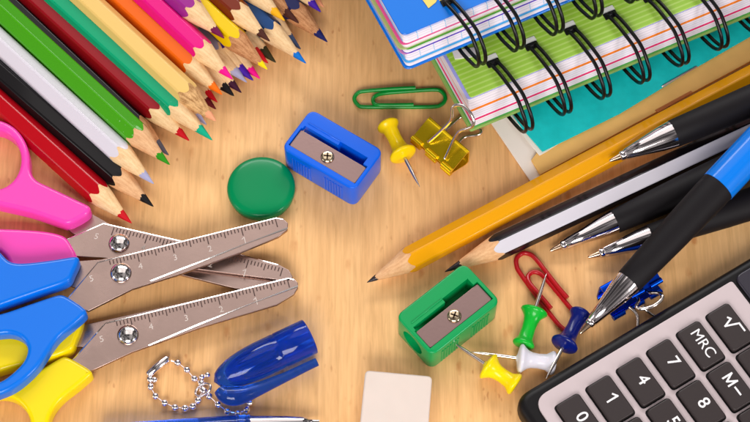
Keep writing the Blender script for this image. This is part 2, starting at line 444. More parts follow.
# tip px, far px, axis height, paint, lead, label, options
PENCILS = [
 ((133, 224.5), (0, 104.5), 3.6, RED, RED, 'red pencil lying on the wood beside the pink scissors handle, lowest of the bundle', dict(roll=42)),
 ((154.8, 207.8), (0, 74), 4.4, BLK, BLK, 'glossy black pencil lying between the lowest red pencil and the white pencil', dict(roll=34, wood='mid')),
 ((155, 185), (0, 43), 7.5, WHT, LAV, 'white painted pencil with pale lavender lead lying between black and green pencils', dict(wood='light', roll=2)),
 ((171, 166), (0, 9), 9.5, GRN, LG, 'grass green pencil with a pale highlight line and green lead', dict(wood='mid', roll=5, speck=True)),
 ((170, 156.5), (4, 0), 4.5, BLK, GRY, 'dark pencil with grey lead lying low under the grass green pencil', dict(wood='dark', leadlen=6)),
 ((190.5, 142), (34, 0), 6.5, DRED, RED, 'dark red pencil with red lead lying under the sea green pencil', dict(wood='light', roll=32)),
 ((213.6, 141.5), (56, 0), 8.5, TEAL, BTEAL, 'sea green pencil with teal lead whose tip points at the round green magnet', dict(cone=15.5, leadlen=6, speck=True, roll=33)),
 ((217.7, 122.8), (85, 0), 11, PEACH, PIN, 'thick peach coloured pencil with a coarse grainy wood cone', dict(cone=13, wood='grain', leadlen=4.2, blunt=1.4, a=3.65, roll=34)),
 ((207.7, 126), (73, 0), 3.6, WHT, LAV, 'pencil with whitish lead poking out beneath the peach pencil', dict()),
 ((217.3, 110.5), (99, 0), 3.6, MAR, MAR, 'pencil with dark maroon lead hidden beneath the peach pencil', dict()),
 ((218.7, 103.5), (107, -2), 4.2, RED, RED, 'pencil with red lead peeking out between the peach and orange pencils', dict()),
 ((223.6, 96), (119, 0), 8.2, ORG, ORG, 'orange pencil with pale wood cone lying between peach and hot pink pencils', dict(roll=34)),
 ((236, 98), (131, -2), 3.6, BLK, BLK, 'pencil with blunt black lead under the tip of the hot pink pencil', dict(leadlen=5.5, blunt=1.6)),
 ((242.7, 94), (141, -2), 3.8, PLUM, PLUM, 'pencil with dark plum lead beneath the hot pink pencil', dict()),
 ((234, 80.7), (148.5, 0), 11, PNK, PNK, 'hot pink pencil with a white highlight stripe and long pale wood cone', dict(cone=14, roll=34)),
 ((248, 83.6), (160, 0), 4.5, LAV, LAV, 'pencil with greyish lavender lead beside the violet lead', dict(leadlen=6)),
 ((254.7, 82), (168, 0), 4.0, VIO, VIO, 'pencil with rounded violet blue lead between the lavender and pink leads', dict(leadlen=6.5, blunt=1.2)),
 ((261.3, 80), (176, 0), 3.6, PNK, PNK, 'low lying pencil with hot pink lead left of the yellow lead tip', dict(leadlen=5)),
 ((216, 47), (167, 0), 6.0, OLV, DBR, 'pencil with dark brown lead between the hot pink and magenta pencils', dict(leadlen=6, blunt=1.2)),
 ((225.6, 39.6), (181, 0), 13.5, MAG, WINE, 'magenta purple pencil with wine red lead resting high in the bundle', dict(roll=33)),
 ((268.7, 70.7), (193, 0), 10, YEL, YEL, 'bright yellow coloured pencil with reddish wood cone and yellow lead', dict(wood='dark', roll=30, leadlen=3.6)),
 ((269.3, 64.5), (201, 0), 4.5, RED, RED, 'pencil of which a red lead shows beside the yellow lead tip', dict(leadlen=6.5)),
 ((277.3, 64), (209, 0), 4, OLV, OLV, 'pencil with dark olive lead right of the yellow pencil tip', dict(leadlen=6.5, blunt=1.2)),
 ((271.3, 42.7), (224, 0), 12, BRN, DBR, 'chestnut brown pencil with pale wood cone and brown lead', dict(roll=34)),
 ((307.4, 64.7), (237, 0), 7, BLU, SKY, 'dark blue pencil with bright blue lead reaching farthest onto the wood', dict(cone=15.5, roll=34)),
 ((302, 50.5), (250, 0), 3.8, SLATE, SLATE, 'pencil with slate grey lead just behind the bright blue tip', dict(leadlen=6)),
 ((286, 22), (262, 0), 11, AMB, AMB, 'pencil with amber yellow lead above the dark blue pencil', dict(leadlen=5.5)),
 ((300, 24.5), (274, 0), 7, DBR, DBR, 'pencil with dark brown lead right of the amber lead', dict(leadlen=6, wood='dark')),
 ((328.7, 43.3), (283, 0), 5, NAV, NAV, 'navy pencil with reddish wood cone and dark navy lead at the right of the bundle', dict(wood='dark', leadlen=5)),
 ((322, 13.3), (309, 0), 8, NAV, VIO, 'pencil with pale wood cone and purple lead at the top edge of the picture', dict(leadlen=5)),
 ((325, 8.5), (317, 0), 4, PIN, PIN, 'pencil with pale salmon lead, rightmost of the bundle', dict(leadlen=6)),
]
for tip, far, z, body, lead, label, opt in PENCILS:
    # lift the far end of the upper pencils a little less than the tip needs: they rest on the layer below
    pencil(tip, far, z, body, lead, label, **opt)
GRAPH = mat('graphite', (58, 52, 56), rough=.35, metal=.4, bump=.3, bscale=1500)
pencil((366, 283), (750, 79), 3.6, ('school_yellow', (252, 172, 0)), None, 'long yellow graphite pencil lying diagonally across the wood below the notebooks', cone=13.5, leadlen=3.2,
       wood='mid', roll=0, group=None, name='graphite_pencil', leadmat=GRAPH, L=170, blunt=.5)
pencil((443, 272.6), (720, 143), 3.6, None, None, 'black and white striped graphite pencil beside the green sharpener', cone=16.5, leadlen=5.5, wood='mid', roll=0, group=None,
       name='graphite_pencil', leadmat=GRAPH, bodymats=([paint('stripe_black', (16, 15, 24)), paint('stripe_white', (232, 226, 236))], [0, 1, 0, 1, 0, 1]), L=150)

# ------------------------------------------------------------------ scissors
STEEL = mat('brushed_steel', (174, 149, 140), rough=.32, metal=1., bump=.08, bscale=1100, rvar=.13, var=.10, vscale=160)
POL = mat('polished_steel', (232, 226, 222), rough=.12, metal=1., bump=.05, bscale=700)
MARK = mat('ruler_mark', (78, 60, 56), rough=.6)
NUMER = mat('stamped_numeral', (206, 192, 184), rough=.3, metal=.0)  # pale colour stands in for the glints on the stamped digits
def blade(root, poly, z0, z1, edge=None, bev=.15):
    o = prism('blade', STEEL, root, px_poly(poly, z1), z0, z1, bev)
    if edge:
        line, low = edge
        n = len(line); bm = bmesh.new(); rows = [[], [], []]
        for (x, y), (x2, y2) in zip(line, low):
            a = P(x, y, z1); d = P(x2, y2, z1)-a; l = max(d.length, .3); d.normalize(); w = min(.55, l*.6)
            rows[0].append(bm.verts.new(a+Vector((0, 0, .01)))); rows[1].append(bm.verts.new(a+d*w+Vector((0, 0, .01+w*.26))))
            rows[2].append(bm.verts.new(a+d*(w+.12)-Vector((0, 0, .05))))
        for R0, R1 in zip(rows, rows[1:]):
            for k in range(n-1): bm.faces.new((R0[k], R0[k+1], R1[k+1], R1[k]))
        from_bm(bm, 'bevel_highlight', POL, o, world=True, root=root, sharp=20)  # added bright ridge on the bevel, tilted to show a highlight line
    return o
def ruler(root, pblade, e0, e1, z, inset=.35, count=52, nums=((5, .0),)):
    """ticks along the blade's straight edge from e0 (pivot side) to e1 (tip side); px"""
    a = P(*e0, z); b = P(*e1, z); d = (b-a); L = d.length; d.normalize(); nrm = Vector((d.y, -d.x, 0))
    bm = bmesh.new()
    M = Matrix((d, Vector((-nrm.x, -nrm.y, 0)), Vector((0, 0, 1)))).transposed().to_4x4()
    k = 0; s = L
    while s > 0:
        ln = 2.6 if k % 10 == 0 else (2.0 if k % 5 == 0 else 1.3)
        Mk = M.copy(); Mk.translation = a+d*s+nrm*inset
        add_box(bm, (-.15, -ln, -.02), (.15, 0, .025), Mk)
        s -= 1.0; k += 1
    from_bm(bm, 'ruler_marks', MARK, pblade, world=True, root=root)
    bm = bmesh.new()
    for txt, s in nums:
        Mk = M.copy(); Mk.translation = b-d*s+nrm*(inset+4.1)+Vector((0, 0, .02))
        merge_mesh_into(bm, stroke_mesh([[(-.6, .5), (.1, 1.0), (.1, -1.1)]], .12) if txt == '1' else text_mesh(txt, 2.6, bold=0), Mk)
    from_bm(bm, 'ruler_numerals', NUMER, pblade, world=True, root=root)
def rim(root, pblade, pts, z, w=.24):
    """polished narrow facet along the blade's upper edge"""
    bm = bmesh.new(); P1 = [P(x, y, z) for x, y in pts]; rows = [[], []]
    for i, p in enumerate(P1):
        a = P1[max(i-1, 0)]; b = P1[min(i+1, len(P1)-1)]; d = (b-a).normalized(); q = Vector((d.y, -d.x, 0))
        rows[0].append(bm.verts.new(p+q*.10+Vector((0, 0, -.01)))); rows[1].append(bm.verts.new(p+q*(.10+w)+Vector((0, 0, -.01+w*.26))))
    for k in range(len(P1)-1): bm.faces.new((rows[0][k], rows[0][k+1], rows[1][k+1], rows[1][k]))
    from_bm(bm, 'edge_highlight', POL, pblade, world=True, root=root, sharp=20)
def rivet(root, px, py, z):
    c = P(px, py, z+1.0)
    bm = bmesh.new()
    prof = [(3.0, -2.2), (3.0, .15), (2.85, .55), (2.5, .95), (1.9, 1.28), (1.3, 1.48), (.7, 1.6), (0, 1.64)]
    add_lathe(bm, prof, 40, Matrix.Translation(Vector((c.x, c.y, z))))
    from_bm(bm, 'rivet', mat('rivet_chrome', (236, 228, 224), rough=.1, metal=1.), root, world=True)
def handle(root, m, outline, z0, z1, holes=(), bev=1.6, smooth=True):
    zt = z1-.5
    ol = px_poly(outline, zt)
    hs = [px_poly(h, zt) for h in holes]
    return prism('handle', m, root, ol, z0, z1, min(bev, 1.15), hs, res=5)
PINKP = mat('pink_plastic', (244, 70, 178), rough=.3, coat=.3, bump=.08, bscale=250, sss=.15)
BLUEP = mat('blue_plastic', (0, 112, 222), rough=.3, coat=.3, bump=.08, bscale=250, sss=.1)
YELP = mat('yellow_plastic', (250, 214, 0), rough=.3, coat=.3, bump=.08, bscale=250, sss=.12)
def sm(pts, n=5):
    q = [Vector((v.x, v.y)) for v in catmull([(x, y, 0) for x, y in pts], n, True)]
    # even spacing along the outline, then soften the corners to moulded radii
    seg = [(q[(i+1) % len(q)]-q[i]).length for i in range(len(q))]; tot = sum(seg); N = int(tot/2.2); out = []; i = 0; acc = 0.
    for k in range(N):
        d = tot*k/N
        while acc+seg[i] < d: acc += seg[i]; i += 1
        out.append(q[i].lerp(q[(i+1) % len(q)], (d-acc)/max(seg[i], 1e-6)))
    for _ in range(4): out = [out[j]*.5+(out[j-1]+out[(j+1) % N])*.25 for j in range(N)]
    return [(v.x, v.y) for v in out]

# pink pair
c = P(118, 242, 0)
sp = thing('scissors', 'childrens scissors with pink handles and ruler blades, lying under the blue pair', 'scissors', 'school scissors', loc=c)
bl2 = blade(sp, [(66, 228), (89, 212), (108, 223), (150, 243), (240, 263), (288, 273), (291, 282), (283, 293), (272, 297.5), (180, 274.5), (100, 255)], 1.6, 2.7)
blA = blade(sp, [(62, 241), (103.7, 222.8), (241, 254), (278, 264), (289, 270), (293, 277), (289, 281), (268, 278.2), (193, 268.5), (103, 257.8), (72, 256)], 2.9, 4.0)
ruler(sp, blA, (112, 225.5), (283, 267), 4.0, count=50, nums=(('1', 10), ('2', 20), ('3', 30), ('4', 40), ('5', 54)))
rivet(sp, 118.7, 242, 4.0)
rim(sp, blA, [(64, 239.8), (103.7, 222.8), (241, 254), (278, 264)], 4.0)
outer = [(-46, 160), (-40, 138), (-24, 124), (-4, 119.5), (14, 127), (25, 141), (29.5, 156), (30, 170), (35.5, 179.6), (46, 185), (85, 203.7), (91, 207), (88.5, 213.5), (70, 224), (62, 223), (30, 212), (0, 205), (-26, 198), (-42, 182)]
handle(sp, PINKP, sm(outer, 4), 1.0, 7.0, [ell(-6, 159.5, 27, 30)[::-1]])
outer2 = [(-100, 268), (-80, 240), (-40, 229), (0, 228.5), (43, 231), (64, 236), (70, 243), (77.5, 257), (74, 263), (60, 266), (20, 280), (-10, 298), (-50, 306), (-88, 294)]
handle(sp, PINKP, sm(outer2, 4), .8, 6.2, [ell(-40, 268, 50, 27)[::-1]])

# yellow pair
sy = thing('scissors', 'childrens scissors with yellow handles and ruler blades, lowest pair in the picture', 'scissors', 'school scissors', loc=P(127.5, 333.5, 0))
blade(sy, [(70, 346), (78, 326), (105, 320), (280, 281), (292, 284), (285, 294), (200, 320), (120, 345), (84, 347)], 1.6, 2.7)
blC = blade(sy, [(70, 362), (105, 322.6), (288, 277.4), (294.5, 278.8), (298, 283), (298, 288), (294, 294), (277, 304.5), (200, 327.5), (132, 352), (91, 371)], 2.9, 4.0,
            edge=([(148, 345), (200, 323), (250, 303.5), (298, 285)], [(150, 346.5), (200, 327), (277, 304), (298, 288)]))
ruler(sy, blC, (114, 321), (287, 278.2), 4.0, nums=(('1', 10), ('2', 20), ('3', 30), ('4', 40), ('5', 54)))
rivet(sy, 127.5, 333.5, 4.0)
rim(sy, blC, [(72, 359.5), (105, 322.6), (288, 277.4), (294, 278.8)], 4.0, .3)
handle(sy, YELP, sm([(83, 316), (81, 328), (76, 340), (70, 351), (38, 361.5), (0, 371), (-40, 388), (-80, 384), (-100, 360), (-80, 332), (-40, 322), (0, 324), (50, 312), (76, 306)], 4), .8, 6.2, [ell(-58, 355, 30, 19)[::-1]])
handle(sy, YELP, sm([(67, 356.5), (92, 371), (90, 376), (76, 388), (62, 399), (52, 412), (46, 430), (38, 455), (14, 470), (-20, 470), (-46, 450), (-48, 415), (-30, 395), (0, 387), (20, 380), (44, 367), (60, 358)], 4), .8, 6.2, [ell(1, 428, 30, 32)[::-1]])

# blue pair, on top of both
sb_ = thing('scissors', 'childrens scissors with blue handles and ruler blades, resting on the pink and yellow pairs', 'scissors', 'school scissors', loc=P(120, 271.5, 0))
blade(sb_, [(66, 284), (77, 261), (101, 259.5), (270, 220), (284, 225), (268, 238), (132, 284), (76, 288)], 5.0, 6.1)
blB = blade(sb_, [(64, 302), (97.5, 261.8), (276, 217.3), (283, 218.3), (288, 223), (287.5, 230), (278, 237), (240, 252.4), (180, 274), (132.6, 288.8), (88, 311)], 6.3, 7.4,
            edge=([(150, 280.5), (200, 261), (245, 243.5), (288, 227)], [(152, 282), (200, 266.8), (262, 243.7), (287.5, 230)]))
ruler(sb_, blB, (106, 260.3), (275, 218), 7.4, nums=(('1', 10), ('2', 20), ('3', 30), ('4', 40), ('5', 54)))
rivet(sb_, 120.5, 271.5, 7.4)
rim(sb_, blB, [(66, 299.5), (97.5, 261.8), (276, 217.3), (283, 218.6)], 7.4)
handle(sb_, BLUEP, sm([(77, 256), (79, 260), (73, 273), (68, 282), (40, 292), (0, 306), (-40, 322), (-80, 318), (-96, 290), (-80, 258), (-50, 240), (-15, 240), (0, 252), (9, 261), (22, 263), (50, 260)], 4), 5.6, 10.8, [ell(-52, 280, 32, 24)[::-1]])
handle(sb_, BLUEP, sm([(64, 295), (86.5, 310), (84, 316), (74, 325), (59, 337.5), (49, 351), (37.5, 368), (19, 385), (0, 394.5), (-30, 402), (-60, 392), (-72, 360), (-58, 330), (-30, 319), (0, 314), (30, 304), (54, 296)], 4), 5.6, 10.8,
       [[(v.x, v.y) for v in catmull([(x, y, 0) for x, y in [(0, 334.5), (12.5, 334.5), (22, 339), (27.5, 348), (25, 359), (16, 370), (0, 381.5), (-22, 386), (-44, 376), (-48, 355), (-32, 340)]], 5, True)][::-1]])

# ------------------------------------------------------------------ magnet
bm = bmesh.new()
add_lathe(bm, [(0, 0), (9.2, 0), (9.6, .3), (9.75, 1.2), (9.9, 2.2), (9.8, 2.9), (9.5, 3.4), (9.0, 3.7), (7.8, 3.95), (5, 4.25), (2.5, 4.4), (0, 4.45)], 72)
o = from_bm(bm, 'magnet', mat('green_magnet', (0, 132, 78), rough=.22, spec=.28, bump=.03, bscale=120), None, sharp=75)
o.location = P(261.3, 188.5, 2)*MM; o.location.z = 0
props(o, 'round glossy green magnet on the wood left of the blue sharpener', 'magnet')

# ------------------------------------------------------------------ sharpeners
SLOT = mat('slot_dark', (18, 20, 22), rough=.6)
BLADE_M = mat('sharpener_blade_steel', (150, 124, 120), rough=.38, metal=1., bump=.1, bscale=1200, rvar=.06)
SCREW = mat('screw_brass_steel', (226, 206, 172), rough=.16, metal=1.)
def sharpener(cpx, upx, rgb, label, tag):
    H = 11.0; LX, LY = 25.2, 15.4
    c = P(*cpx, H); d = P(cpx[0]+upx[0], cpx[1]+upx[1], H)-c
    M = frame((c.x, c.y, 0), d)
    root = thing('pencil_sharpener', label, 'sharpener', 'plastic pencil sharpeners', M=M)
    m = mat('sharpener_'+tag, rgb, rough=.28, coat=.25, bump=.06, bscale=300)
    dark = mat('sharpener_inside_'+tag, rgb, rough=.5)
    ol = round_poly([(-LX/2, -LY/2), (LX/2, -LY/2), (LX/2, LY/2), (-LX/2, LY/2)], 2.6, 8)
    body = prism_mesh([(p[0], p[1]) for p in ol], 0, H, .55, res=4)
    def cut1(b):
        add_box(b, (-LX/2+1.15, -LY/2+2.0, H-1.5), (LX/2-1.15, .9, H+2))       # blade recess
    def cut2(b): add_box(b, (-LX/2+1.6, .4, H-5), (.8, 2.0, H+2))
    def cut3(b): add_box(b, (.6, .5, H-6), (LX/2-2.6, 3.3, H+2))
    def cut4(b):  # pencil hole, a cone along x
        add_lathe(b, [(0, -LX/2-1), (3.9, -LX/2-1), (3.9, -LX/2+.2), (1.0, LX/2-3), (0, LX/2-3)], 32, Matrix.Translation((0, .2, 5.6)), axis='x')
    body = bool_diff(body, [mesh_of(cut1), mesh_of(cut2), mesh_of(cut3), mesh_of(cut4)])
    bo = finish_mesh(body, 'body', m, root, sharp=35)
    # ledge line on the raised block, grip ridges on the long sides
    bm = bmesh.new()
    for sgn in (-1, 1):
        for g0 in (-8.6, 2.4):
            for k in range(7):
                x = g0+k*.95
                add_tube(bm, [(x, sgn*(LY/2-.06), 1.2), (x, sgn*(LY/2-.06), 8.6)], .34, 8)
    from_bm(bm, 'grip_ridges', m, root)
    bm = bmesh.new()
    add_box(bm, (-LX/2+2.0, 3.0, H-.02), (.6, 3.5, H+.22))
    bmesh.ops.bevel(bm, geom=bm.edges[:], offset=.1, segments=1, affect='EDGES')
    from_bm(bm, 'guide_rib', m, root)
    bp = [(-LX/2+1.35, -LY/2+2.2), (LX/2-1.35, -LY/2+2.2), (LX/2-1.35, .55), (-LX/2+1.35, .55)]
    bl = prism('blade', BLADE_M, root, round_poly(bp, .5, 3), H-1.45, H-.55, .1, world=False)
    bm = bmesh.new()
    add_lathe(bm, [(1.95, -.5), (1.95, .25), (1.75, .5), (1.3, .66), (0, .72)], 32)
    sc = from_bm(bm, 'screw', SCREW, root); sc.location = Vector((0, -LY/2+5.1, H-.55))*MM
    bm = bmesh.new()
    for r in (.5, .5+math.pi/2):
        add_box(bm, (-1.1, -.22, .62), (1.1, .22, .745), Matrix.Rotation(r, 4, 'Z'))
    from_bm(bm, 'screw_slot', mat('screw_slot_dark', (54, 36, 24), rough=.6, metal=.4), sc)
    return root
sharpener((332.5, 149.2), (72, 42), (0, 96, 224), 'blue plastic pencil sharpener with steel blade, beside the round green magnet', 'blue')
sharpener((448.2, 308.5), (66, -52), (0, 152, 80), 'green plastic pencil sharpener with steel blade, below the striped pencil tip', 'green')

# ------------------------------------------------------------------ paper clips
def clip(pts, m, r, label, name='paper_clip'):
    path = catmull([P(x, y, z) for x, y, z in pts], 7)
    cx = sum(p.x for p in path)/len(path); cy = sum(p.y for p in path)/len(path)
    o = bpy.data.objects.new('tmp', None)
    bm = bmesh.new(); add_tube(bm, [p-Vector((cx, cy, 0)) for p in path], r, 12)
    ob = from_bm(bm, name, m, None, sharp=60); ob.location = (cx*MM, cy*MM, 0)
    bpy.data.objects.remove(o)
    props(ob, label, 'paper clip', 'coated paper clips')
GCL = mat('green_clip_coating', (0, 132, 44), rough=.3, coat=.3)
RCL = mat('red_clip_coating', (176, 12, 24), rough=.3, coat=.3)
clip([(415.5, 87.8, 1.8), (395, 88.8, 1.7), (366, 91, 1.2), (358, 93, .9), (354.3, 99, .8), (358.5, 105.5, .8), (366, 107, .8), (400, 107, .8), (432, 106.8, .8), (441.5, 104.5, .8), (445.3, 98.5, .8), (442, 92, .8), (434, 89.7, .8), (405, 91.5, .8), (383, 93.5, .8), (375, 96.5, .8), (373, 101, 1.0), (376, 104.6, 1.6), (384, 105.2, 1.9), (413.6, 104.8, 2.0)], GCL, .62, 'green paper clip lying on the wood above the yellow pushpin')
clip([(567.5, 298, 1.9), (558, 287, 1.8), (545, 270.5, 1.4), (536, 259.2, 1.0), (530, 254.3, .85), (523, 253.2, .8), (516.8, 258, .8), (516.5, 265, .8), (520, 273, .8), (538, 298, .8), (553, 318, .8), (561, 327, .8), (568, 331.2, .8), (576, 330.5, .8), (579.5, 324.5, .8), (577, 316.5, .8), (567, 304, .8), (555, 289.5, .8), (545, 278, .8), (539, 273, .8), (532.5, 272.3, .8), (528, 276.5, 1.0), (529.5, 283, 1.5), (538, 293, 1.9), (551, 308.5, 2.0)], RCL, .68, 'red paper clip under the needle of the green pushpin')

# ------------------------------------------------------------------ push pins
NEED = mat('needle_steel', (216, 206, 200), rough=.18, metal=1.)
def pushpin(head, flange, rgb, tag, label, zh=3.3, zf=4.1, plen=11.0, k=1.0, D=1.0):
    h = P(head[0], head[1], zh); f = P(flange[0], flange[1], zf)
    ax = f-h; L = ax.length
    M = frame(h, ax)
    root = thing('pushpin', label, 'pushpin', 'pushpins scattered on the wood', M=M)
    m = mat('pin_plastic_'+tag, rgb, rough=.28, coat=.2, bump=.04, bscale=200, sss=.2)
    bm = bmesh.new(); R1, R2 = 3.35*D, 4.1*D
    prof = [(0, -.7), (2.4*D, -.75), (R1-.35, -.6), (R1, -.15), (R1, .25), (R1-.3, .7), (2.7*D, 1.15), (2.25*D, 1.9), (2.05*D, L*.45), (2.2*D, L*.65), (2.55*D, L-2.1), (3.2*D, L-1.25), (R2-.4, L-.75), (R2, L-.3), (R2-.05, L+.15), (R2-.5, L+.5), (2.2*D, L+.75), (1.0, L+1.0), (.75, L+1.25), (0, L+1.25)]
    add_lathe(bm, prof, 40, axis='x')
    from_bm(bm, 'handle', m, root, sharp=65)
    bm = bmesh.new()
    add_lathe(bm, [(0, L+1.0), (.56, L+1.0), (.54, L+plen*.55), (.42, L+plen*.8), (.2, L+plen*.95), (.05, L+plen+.6), (0, L+plen+.65)], 14, axis='x')
    from_bm(bm, 'needle', NEED, root)
pushpin((388, 125.5), (403, 154.5), (246, 206, 0), 'yellow', 'yellow pushpin beside the gold binder clip, pointing away from the notebooks', plen=11.5)
pushpin((523.5, 344), (534.3, 311), (14, 176, 48), 'green', 'bright green pushpin with its needle lying across the red paper clip', plen=11.2, D=.93)
pushpin((552.5, 363), (520.5, 358.6), (220, 216, 226), 'white', 'white pushpin between the green and lower yellow pushpins', plen=13.2)
pushpin((514.5, 384), (488, 366), (250, 216, 0), 'yellow_lower', 'yellow pushpin lying below the white pushpin, needle reaching towards the green sharpener', plen=11.8, D=.97)
pushpin((580.5, 314.5), (564.3, 344.5), (6, 22, 104), 'navy', 'dark blue pushpin beneath the pen tip, its needle over the calculator edge', zh=3.6, zf=5.2, plen=11.5, D=.95)

# ------------------------------------------------------------------ binder clips
WIRE = mat('clip_wire', (226, 216, 210), rough=.16, metal=1.)
def binder_clip(p0, p1, side, m, label, L_, h=7.6, dep=9.6, handles=(), gap=.75, ext=0.):
    """p0,p1: px ends of the spine's top edge; side: +1 when the mouth lies to the left of p0->p1"""
    a = P(*p0, h); b = P(*p1, h); d = b-a; Ln = d.length
    M = frame((a.x, a.y, 0), d)
    root = thing('binder_clip', label, 'binder clip', 'metal binder clips', M=M)
    t = .45; s = side
    prof = []
    out_ = [(0.6*s, 0), (.15*s, .25), (0, .9), (0, h-.9), (.15*s, h-.25), (.6*s, h), (1.4*s, h-.05), (dep*s, h/2+gap)]
    inn = [(dep*s, h/2+gap-t), (1.4*s, h-.05-t), (t*1.6*s, h-t*1.5), (t*s, h-1.2), (t*s, 1.2), (t*1.6*s, t*1.5), (1.4*s, .05+t), ((dep+ext)*s, h/2-gap+t)]
    low = [((dep+ext)*s, h/2-gap), (1.4*s, .05)]
    prof = out_+inn+low
    bm = bmesh.new()
    A = [bm.verts.new((0, y, z)) for y, z in prof]; B = [bm.verts.new((Ln, y, z)) for y, z in prof]; n = len(prof)
    for k in range(n): bm.faces.new((A[k], A[(k+1) % n], B[(k+1) % n], B[k]))
    bm.faces.new(A); bm.faces.new(B[::-1])
    from_bm(bm, 'body', m, root, sharp=50)
    for zz, dd in ((h/2+gap+.2, dep), (h/2-gap-.2, dep+ext)):
        for x0, x1 in ((.0, .24), (.37, .63), (.76, 1.0)):
            bm = bmesh.new()
            add_tube(bm, [(x0*Ln+.05, dd*s, zz), (x1*Ln-.05, dd*s, zz)], .85, 14)
            from_bm(bm, 'rolled_lip', m, root, sharp=50)
    inv = M.inverted()
    for path in handles:
        bm = bmesh.new(); add_tube(bm, [inv @ v for v in catmull([P(*q) for q in path], 8)], .5, 10)
        from_bm(bm, 'wire_handle', WIRE, root)
    return root
GOLD = mat('gold_metal', (250, 206, 30), rough=.24, metal=.9, bump=.04, bscale=600)
BMET = mat('blue_metal', (0, 62, 190), rough=.22, metal=.85, bump=.04, bscale=600)
binder_clip((430.5, 116.2), (470, 150.2), -1, GOLD, 'gold metal binder clip with its wire handle up, by the corner of the green notebook', 16, dep=7.6,
   handles=[[(428, 141.5, 6.3), (430, 140.5, 7.0), (440, 131.5, 11), (450, 121, 16), (452, 114, 18.5), (452.3, 108, 20.5), (455.5, 105.3, 21.5), (463, 106, 22), (471, 114, 21.5), (473.6, 122, 20), (472, 126.5, 18.5), (466, 129, 17), (459, 131.5, 15), (453, 141, 11.5), (446, 156, 7), (444.5, 158.5, 6.3)],
            [(437, 139, 2.2), (452, 124, 1.4), (461, 117, 1.2), (468, 119, 1.2), (474, 126, 1.2), (481, 131, 1.2), (477, 135, 1.2), (463, 138, 1.4), (452, 152, 2.2)]])
binder_clip((648.5, 258.5), (599.5, 286), 1, BMET, 'blue metal binder clip with curled wire handles beneath the blue pen', 15, dep=6.8, h=8, gap=2.4, ext=1.3,
   handles=[[(637, 296, 6.0), (638.5, 301, 7.5), (636, 306, 8.5), (641, 309, 9.5), (652, 306.5, 10), (660, 301, 10), (662.5, 296, 10), (659, 293, 9), (650, 292.5, 7.5), (645.5, 290.5, 6.0)],
            [(629, 307, 2.2), (634, 311, 2.0), (637.5, 317, 1.6), (637.8, 327, 1.0), (640, 333, .9), (652, 327, .9), (656, 318, 1.0), (651, 314, 1.4), (646, 310, 2.0), (643, 306, 2.2)]])

# ------------------------------------------------------------------ notebooks
WIREB = mat('black_wire', (9, 8, 10), rough=.35, coat=.15, bump=.03)
def lined_material(name, base, line, period, width, axis=1, rough=.5, line2=None):
    m = bpy.data.materials.new(name); m.use_nodes = True
    nt = m.node_tree; N = nt.nodes.new; L = nt.links.new; b = nt.nodes['Principled BSDF']
    tc = N('ShaderNodeTexCoord'); sx = N('ShaderNodeSeparateXYZ'); L(tc.outputs['Object'], sx.inputs[0])
    prev = None
    for ax, lc, per, w in ([(axis, line, period, width)]+([line2] if line2 else [])):
        mo = N('ShaderNodeMath'); mo.operation = 'PINGPONG'; mo.inputs[1].default_value = per*MM/2; L(sx.outputs[ax], mo.inputs[0])
        mr = N('ShaderNodeMapRange'); mr.inputs[1].default_value = w*MM*.5; mr.inputs[2].default_value = w*MM; mr.inputs[3].default_value = 1; mr.inputs[4].default_value = 0
        L(mo.outputs[0], mr.inputs[0])
        mx = N('ShaderNodeMix'); mx.data_type = 'RGBA'
        if prev is None: mx.inputs[6].default_value = (*lin(base), 1)
        else: L(prev, mx.inputs[6])
        mx.inputs[7].default_value = (*lin(lc), 1); L(mr.outputs[0], mx.inputs[0]); prev = mx.outputs[2]
    L(prev, b.inputs['Base Color']); b.inputs['Roughness'].default_value = rough
    return m
PAPERS = [lined_material('page_paper', (238, 230, 238), (218, 209, 219), .83, .16, axis=2, rough=.7), lined_material('page_paper_warm', (232, 224, 228), (212, 203, 208), .9, .16, axis=2, rough=.7),
          lined_material('page_paper_cool', (236, 231, 242), (214, 209, 223), .77, .16, axis=2, rough=.7)]
PAPER = PAPERS[0]
